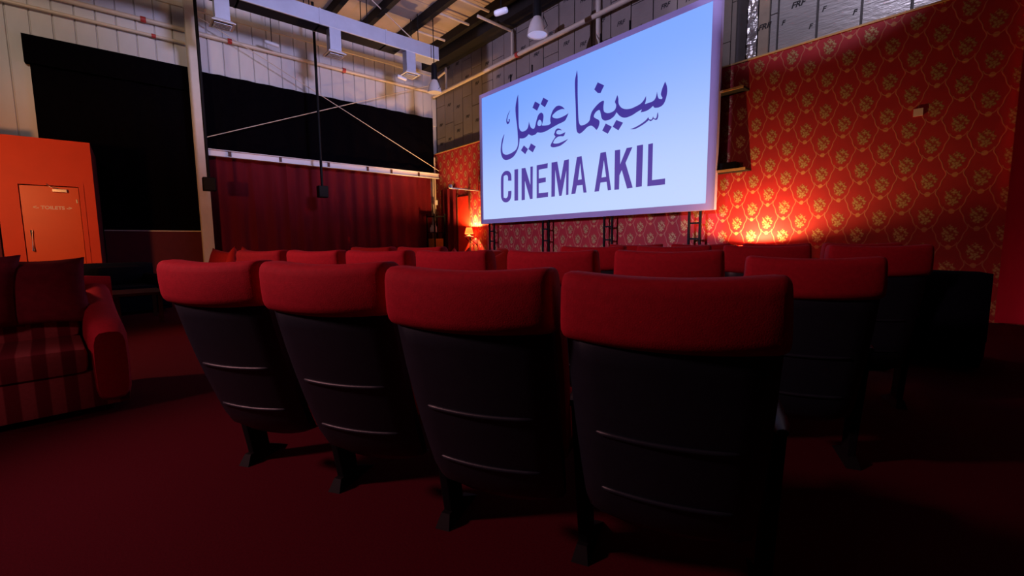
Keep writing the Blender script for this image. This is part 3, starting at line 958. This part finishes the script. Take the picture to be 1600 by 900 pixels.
def surround(label, x, y, z):
    t = thing('wall_speaker', label, 'speaker', (x, y, z))
    MB().box((-0.12, -0.13, -0.16), (0.10, 0.13, 0.16)).obj('cabinet', M['black'], t, False, 0.02)
    MB().box((0.10, -0.11, -0.14), (0.112, 0.11, 0.14)).obj('grille', M['soot'], t)
    MB().tube([(-0.02, 0, 0.16), (-0.02, 0, CEIL - z)], 0.035, 10).obj('hanging_pole', M['black'], t, True)
    return t


surround('black loudspeaker hung on a black pole beside the steel post', -12.9, 1.50, 2.56)
surround('black loudspeaker hung on a black pole before the red curtain', -12.9, 4.14, 2.56)


def high_bay(label, loc, r, top):
    t = thing('pendant_lamp', label, 'lamp', loc)
    prof = [(r, 0), (r * 1.0, 0.02), (r * 0.93, 0.10), (r * 0.72, 0.24), (r * 0.42, 0.34), (r * 0.36, 0.36)]
    inner = [(r * 0.33, 0.34), (r * 0.38, 0.32), (r * 0.68, 0.22), (r * 0.89, 0.09), (r * 0.95, 0.0), (r, 0)]
    MB().lathe(prof + inner, n=28).obj('bell_shade', M['grey_glass'], t, True)
    MB().lathe([(r * 0.95, 0.012), (0.001, 0.012)], n=28).obj('diffuser', M['reflector'], t)
    MB().lathe([(0.001, 0.33), (r * 0.38, 0.33), (r * 0.42, 0.38), (r * 0.42, 0.74), (r * 0.30, 0.80), (0.001, 0.80)], n=18).obj('gear_housing', M['black'], t, True)
    MB().tube([(0, 0, 0.80), (0, 0, top)], 0.012, 8).obj('hanging_rod', M['black'], t)
    MB().tube([(r, 0, 0.05), (r * 1.15, 0.05, 0.12), (r * 0.6, 0.05, 0.34)], 0.008, 6).obj('bracket', M['black'], t)
    return t


high_bay('grey bell pendant lamp hanging above the top edge of the screen', (-6.82, 6.65, 5.36), 0.21, CEIL - 5.36)
high_bay('grey bell pendant lamp hanging in the far corner by the duct end', (-11.35, 6.92, 5.42), 0.20, CEIL - 5.42)


def bulkhead(name, label, loc, size, rz, tilt, top):
    t = thing(name, label, 'lamp', loc, rz)
    L, H = size
    rings = []
    mb = MB()
    n = 14
    for x, s in ((-L, 0.05), (-L * 0.97, 0.55), (-L * 0.85, 0.9), (-L * 0.6, 1), (L * 0.6, 1), (L * 0.85, 0.9), (L * 0.97, 0.55), (L, 0.05)):
        rings.append([(x, H * s * math.cos(2 * PI * k / n), H * s * math.sin(2 * PI * k / n)) for k in range(n)])
    b = mb.loft(rings).obj('housing', M['white'], t, True)
    b.rotation_euler = (0, tilt, 0)
    MB().tube([(0, 0, H * 0.8), (0, 0, top)], 0.010, 6).obj('hanging_rod', M['black'], t)
    return t


bulkhead('bulkhead_lamp', 'white oval bulkhead lamp near the roof left of the screen top', (-7.75, 6.45, 6.11), (0.16, 0.065), math.radians(35), math.radians(-10), CEIL - 6.11)
bulkhead('bulkhead_lamp', 'small white lamp hanging just under the last duct grille', (-11.9, 6.18, 5.82), (0.15, 0.05), math.radians(90), math.radians(8), 0.06 + 0.04)
bulkhead('bulkhead_lamp', 'small white lamp hanging on a black rod before the left wall pipe', (-13.35, 3.18, 6.40), (0.18, 0.05), math.radians(90), math.radians(5), CEIL - 6.40)

# ------------------------------------------------------------------ cinema seats


def make_seat(both=False):
    t = thing('cinema_chair', 'x', 'seat')
    W = 0.25                                  # half width of the back
    bow = lambda x, c=0.032: c * (x / W) ** 2   # ends curve forward

    def slab(zs, ys, th, wf, xb=W, name='back_shell', mat='shell', c=0.032, round_bottom=0.0):
        nx = 12
        mb = MB()
        F, B = [], []
        for j, (z, y) in enumerate(zip(zs, ys)):
            for i in range(nx + 1):
                x = (-1 + 2 * i / nx) * xb * wf[j]
                e = abs(-1 + 2 * i / nx)
                edge = 0.018 * max(0, (e - 0.8) / 0.2) ** 2
                F.append((x, y + bow(x, c) + edge, z + round_bottom * (j == len(zs) - 1) * e ** 3))
                B.append((x, y + bow(x, c) + th, z + round_bottom * (j == len(zs) - 1) * e ** 3))
        K = len(F)
        fs = []
        R = nx + 1
        for j in range(len(zs) - 1):
            for i in range(nx):
                q = (j * R + i, j * R + i + 1, (j + 1) * R + i + 1, (j + 1) * R + i)
                fs.append(q)
                fs.append(tuple(p + K for p in q[::-1]))
            for i in (0, nx):
                a, b = j * R + i, (j + 1) * R + i
                fs.append((a, b, b + K, a + K))
        for i in range(nx):
            fs.append((i, i + K, i + 1 + K, i + 1))
            b = (len(zs) - 1) * R
            fs.append((b + i, b + i + 1, b + i + 1 + K, b + i + K))
        mb.add(F + B, fs)
        return mb.obj(name, M[mat], t, True)
    line = lambda z: -0.345 + (0.875 - z) * 0.36      # rear face of the reclined back
    zs = [0.877, 0.870, 0.81, 0.73, 0.63, 0.53, 0.43, 0.35, 0.29, 0.25]
    ys = [line(z) - 0.016 * math.sin(PI * min(1, max(0, (0.877 - z) / 0.627))) for z in zs]
    ys[0] += 0.006
    ys[-1] += 0.03
    ys[-2] += 0.008
    slab(zs, ys, 0.05, [0.98, 1.0, 1.0, 1.0, 0.99, 0.98, 0.97, 0.96, 0.93, 0.90], 0.238, 'back_shell', 'shell', 0.032, 0.03)
    for z in (0.60, 0.40):
        y0 = line(z) - 0.016 * math.sin(PI * (0.877 - z) / 0.627)
        pts = [(x, y0 + bow(x) - 0.001 + (0.012 if abs(x) > 0.18 else 0), z + 0.006 * (x / 0.19) ** 2) for x in [(-0.19 + 0.38 * k / 12) for k in range(13)]]
        MB().tube(pts, [0.002] + [0.0075] * 11 + [0.002], 8).obj('ridge', M['shell'], t, True)
    # red padding in front of the shell
    zs2 = [0.90, 0.84, 0.70, 0.55, 0.46]
    slab(zs2, [line(z) + 0.045 for z in zs2], 0.085, [1.02, 1.04, 1.03, 1.0, 0.98], 0.238, 'back_cushion', 'velvet')
    # head roll over the top of the back
    rings = []
    n = 20
    for u, s in ((-1, 0.72), (-0.985, 0.86), (-0.955, 0.95), (-0.91, 0.99), (-0.8, 1), (-0.6, 1), (-0.4, 1), (-0.2, 1), (0, 1), (0.2, 1), (0.4, 1), (0.6, 1), (0.8, 1), (0.91, 0.99), (0.955, 0.95), (0.985, 0.86), (1, 0.72)):
        x = u * 0.246
        cz = 0.945 + 0.013 * u * u
        cy = -0.312 + bow(x)
        ring = []
        for q in range(n):
            a = 2 * PI * q / n
            ca, sa = math.cos(a), math.sin(a)
            py = math.copysign(abs(ca) ** 0.55, ca) * 0.070 * s
            pz = math.copysign(abs(sa) ** 0.50, sa) * 0.088 * (0.5 + 0.5 * s)
            ring.append((x * (1 - 0.22 * pz), cy + py - 0.12 * pz, cz + pz))
        rings.append(ring)
    MB().loft(rings).obj('headrest', M['velvet'], t, True)
    # seat, tipped up
    st_ = MB()
    rings = []
    for k in range(13):
        u = -1 + 2 * k / 12
        s = max((1 - abs(u) ** 8) ** 0.5, 0.35)
        x = u * 0.225
        ring = []
        for q in range(18):
            a = 2 * PI * q / 18
            ca, sa = math.cos(a), math.sin(a)
            py = math.copysign(abs(ca) ** 0.5, ca) * 0.22
            pz = math.copysign(abs(sa) ** 0.7, sa) * 0.06 * s
            ring.append((x, 0.14 + py * (0.9 + 0.1 * s), 0.445 + pz + 0.12 * py))
        rings.append(ring)
    st_.loft(rings).obj('seat', M['velvet'], t, True)
    # standards left and right with arm and foot
    for sx in ((-1, 1) if both else (-1,)):
        x = sx * 0.278
        leg = MB()
        leg.hexa([(x - 0.018, 0.06, 0.0), (x + 0.018, 0.06, 0.0), (x + 0.018, 0.16, 0.0), (x - 0.018, 0.16, 0.0)],
                 [(x - 0.018, -0.06, 0.60), (x + 0.018, -0.06, 0.60), (x + 0.018, 0.06, 0.60), (x - 0.018, 0.06, 0.60)])
        lo = leg.obj('leg', M['black'], t, False, 0.006)
        MB().hexa([(x - 0.03, 0.0, 0.0), (x + 0.03, 0.0, 0.0), (x + 0.03, 0.26, 0.0), (x - 0.03, 0.26, 0.0)],
                  [(x - 0.018, 0.03, 0.05), (x + 0.018, 0.03, 0.05), (x + 0.018, 0.16, 0.05), (x - 0.018, 0.16, 0.05)]).obj('foot_plate', M['black'], lo)
        ar = MB()
        rr = []
        for k in range(9):
            yy = -0.10 + 0.42 * k / 8
            s = 1 - 0.5 * (abs(k - 4) / 4) ** 6
            rr.append([(x + 0.028 * s * math.cos(2 * PI * q / 12), yy, 0.615 + 0.022 * s * math.sin(2 * PI * q / 12)) for q in range(12)])
        ar.loft(rr).obj('armrest', M['shell'], t, True)
    return t


ROW = math.radians(23.4)
U = Vector((math.cos(ROW), math.sin(ROW), 0))
NV = Vector((-math.sin(ROW), math.cos(ROW), 0))
L4 = Vector((-0.91, 1.12, 0))
protos = {False: make_seat(False), True: make_seat(True)}
used = set()


def put_seat(tt, s, label, group, turn=0.0, at=None, zs=1.0, end=False):
    p = Vector(at) if at else L4 + U * tt + NV * s
    if end not in used:
        o = protos[end]
        used.add(end)
    else:
        o = dup(protos[end])
    o.location = p
    o.rotation_euler = (0, 0, ROW + math.radians(turn))
    o.scale = (1, 1, zs)
    tag(o, label, 'seat', group)
    return o


for at, turn, lb in (((-0.652, 1.195, 0), 2.3, 'nearest red and black cinema seat, fourth from the left in the front row'),
                     ((-1.126, 0.951, 0), 5.5, 'third red and black cinema seat from the left in the front row'),
                     ((-1.671, 0.739, 0), 8.9, 'second red and black cinema seat from the left in the front row'),
                     ((-2.210, 0.485, 0), 9.9, 'leftmost red and black cinema seat of the nearest row of four')):
    put_seat(0, 0, lb, 'cinema seats in the nearest row', turn, at, 0.985 if turn < 3 else 0.993 if turn < 6 else 1.0, turn < 3)
for tt, lb in ((0.72, 'cinema seat in the second row, its dark red top right of the nearest seat'),
               (0.146, 'second row cinema seat showing behind the nearest seat'),
               (-0.44, 'second row cinema seat showing between the third and nearest front seats'),
               (-1.06, 'second row cinema seat with a dark rounded end behind the third front seat'),
               (-1.64, 'second row cinema seat peeping out above the second front seat'),
               (-2.22, 'bright red second row cinema seat above the gap of the first two front seats'),
               (-2.80, 'leftmost second row cinema seat, behind the leftmost front seat')):
    put_seat(tt, 1.10, lb, 'cinema seats in the second row', 2, None, 0.99 if tt > 0.5 else 1.015, tt > 0.5)
for tt, lb in ((1.20, 'third row cinema seat farthest right, near the dark armchair'),
               (0.63, 'third row cinema seat in front of the glowing red lamp'),
               (0.07, 'third row cinema seat below the right end of the screen'),
               (-0.50, 'third row cinema seat below the middle of the screen'),
               (-2.10, 'third row cinema seat below the red curtain, right one'),
               (-2.68, 'third row cinema seat below the red curtain, left one')):
    put_seat(tt, 2.15, lb, 'cinema seats in the third row', 2, None, 1.025, tt > 1.0)
for tt, lb in ((1.35, 'fourth row cinema seat at right, low in front of the wallpaper'),
               (0.78, 'fourth row cinema seat just left of the glowing red lamp'),
               (0.20, 'fourth row cinema seat below the right screen corner'),
               (-0.36, 'fourth row cinema seat below the lettering on the screen')):
    put_seat(tt, 3.15, lb, 'cinema seats in the fourth row', 2, None, 1.03, tt > 1.0)

# ------------------------------------------------------------------ sofas, armchairs, tables


def cushion_box(mb_lo, mb_hi, name, mat, parent, bev=0.05):
    o = MB().box(mb_lo, mb_hi).obj(name, M[mat], parent, True, bev)
    return o


def sofa(name, label, loc, rz, width, back_h, mat_a, mat_b, seats=2, arm_slope=True, cat='sofa'):
    """faces local +y; origin at floor centre"""
    t = thing(name, label, cat, loc, rz)
    w = width / 2
    aw = 0.20
    MB().box((-w + 0.02, -0.42, 0.05), (w - 0.02, 0.44, 0.30)).obj('base', M[mat_a], t, True, 0.02)
    cw = (width - 2 * aw) / seats
    for i in range(seats):
        a = -w + aw + i * cw
        cushion_box((a + 0.005, -0.24, 0.29), (a + cw - 0.005, 0.47, 0.46), 'seat_cushion', mat_a, t, 0.05)
        cushion_box((a + 0.005, -0.36, 0.44), (a + cw - 0.005, -0.12, back_h - 0.06), 'back_cushion', mat_a, t, 0.07)
    rings = []
    for k in range(11):
        u = -1 + 2 * k / 10
        s = max((1 - abs(u) ** 8) ** 0.5, 0.4)
        rings.append([(u * w, -0.42 + 0.10 * s * math.cos(2 * PI * q / 14), (back_h + 0.25) / 2 + (back_h - 0.25) / 2 * math.copysign(abs(math.sin(2 * PI * q / 14)) ** 0.5, math.sin(2 * PI * q / 14)) * (0.9 + 0.1 * s)) for q in range(14)])
    MB().loft(rings).obj('back', M[mat_b], t, True)
    for sx in (-1, 1):
        x0 = sx * (w - aw / 2)
        rr = []
        for k in range(11):
            yy = -0.46 + 0.94 * k / 10
            f = k / 10
            top = (back_h - 0.03) * (1 - f) ** 1.5 + 0.60 * (1 - (1 - f) ** 1.5) if arm_slope else 0.62
            s = 1 if 0 < k < 10 else 0.8
            rr.append([(x0 + aw / 2 * s * math.copysign(abs(math.cos(2 * PI * q / 16)) ** 0.55, math.cos(2 * PI * q / 16)), yy,
                        (top + 0.05) / 2 + (top - 0.05) / 2 * s * math.copysign(abs(math.sin(2 * PI * q / 16)) ** 0.45, math.sin(2 * PI * q / 16))) for q in range(16)])
        MB().loft(rr).obj('arm', M[mat_b], t, True)
    for sx in (-1, 1):
        for sy in (-0.34, 0.36):
            MB().lathe([(0.001, 0), (0.02, 0), (0.03, 0.06), (0.001, 0.06)], (sx * (w - 0.12), sy, 0), 10).obj('leg', M['wood'], t)
    return t


# foreground left, facing the aisle
SR = math.radians(-84)
sl = Vector((-4.22, -1.06, 0))
sofa('striped_sofa', 'red striped sofa at the left edge with wine coloured cushions', sl, SR, 1.9, 0.88, 'stripe', 'velvet', 2)
rot = Matrix.Rotation(SR, 3, 'Z')


def on_sofa(x, y, z):
    return sl + rot @ Vector((x, y, z))


for (x, y, z, rx, rz_, s, lb) in ((-0.58, -0.10, 0.55, -18, -12, 0.50, 'wine patterned cushion leaning beside the right arm of the striped sofa'),
                                  (-0.22, -0.06, 0.56, -20, 8, 0.52, 'wine patterned cushion in the middle of the striped sofa'),
                                  (0.16, -0.02, 0.52, -24, 14, 0.50, 'large wine cushion at the left frame edge on the striped sofa')):
    pillow('sofa_cushion', lb, on_sofa(x, y, z), (math.radians(rx), 0, SR + math.radians(rz_)), (s, s), 0.17, M['wine_cloth'], 'cushions on the striped sofa')

# far sofa whose cushions show above the leftmost seat
fs_ = Vector((-7.4, 1.06, 0))
sofa('red_sofa', 'low red sofa behind the leftmost front seat, only its cushions showing', fs_, ROW, 1.1, 0.84, 'velvet', 'velvet', 1)
rf = Matrix.Rotation(ROW, 3, 'Z')
for (x, rz_, roll, lb) in ((-0.36, 10, 8, 'bright red cushion standing left behind the leftmost front seat'), (-0.08, -25, -30, 'bright red cushion with a raised corner behind the leftmost front seat'),
                     (0.22, 12, 20, 'dim red cushion at the right end of the far low sofa')):
    pillow('sofa_cushion', lb, fs_ + rf @ Vector((x, -0.02, 0.58)), (math.radians(-14), math.radians(roll), ROW + math.radians(rz_)), (0.46, 0.46), 0.15, M['pillow_red'], 'cushions on the far red sofa')
# pale red armchair lit by the corner lamp
sofa('tub_armchair', 'bright red rounded armchair below the left end of the screen', (-8.0, 6.1, 0), math.radians(150), 1.1, 0.98, 'pillow_red', 'pillow_red', 1, True, 'armchair')
ls = Vector((-9.45, 6.15, 0))
sofa('small_red_sofa', 'small red sofa below the glowing corner lamp, two cushion corners showing', ls, math.radians(30), 1.3, 0.84, 'velvet', 'velvet', 1)
for (x, lb) in ((-0.12, 'left red cushion with its corner up below the corner lamp'), (0.28, 'right red cushion with its corner up below the corner lamp')):
    p_ = ls + Matrix.Rotation(math.radians(30), 3, 'Z') @ Vector((x, -0.02, 0.50))
    pillow('sofa_cushion', lb, p_, (math.radians(-10), math.radians(45), math.radians(30)), (0.46, 0.46), 0.14, M['pillow_red'], 'cushions below the corner lamp')
sofa('dark_armchair', 'dark armchair at the right end of the seat rows by the wallpaper', (-0.50, 5.5, 0), math.radians(3), 0.75, 0.84, 'navy', 'navy', 1, False, 'armchair')
sofa('navy_armchair', 'dark navy armchair standing before the low wine panel', (-9.6, -0.15, 0), math.radians(-75), 1.0, 0.82, 'navy', 'navy', 1, False, 'armchair')
ct = thing('coffee_table', 'low brown table between the striped sofa and the front seats', 'table', (-8.4, -0.02, 0), math.radians(4))
MB().box((-0.4, -0.28, 0.40), (0.4, 0.28, 0.44)).obj('table_top', M['wood'], ct, False, 0.006)
for sx in (-0.35, 0.35):
    for sy in (-0.23, 0.23):
        MB().box((sx - 0.025, sy - 0.025, 0), (sx + 0.025, sy + 0.025, 0.40)).obj('leg', M['wood'], ct)
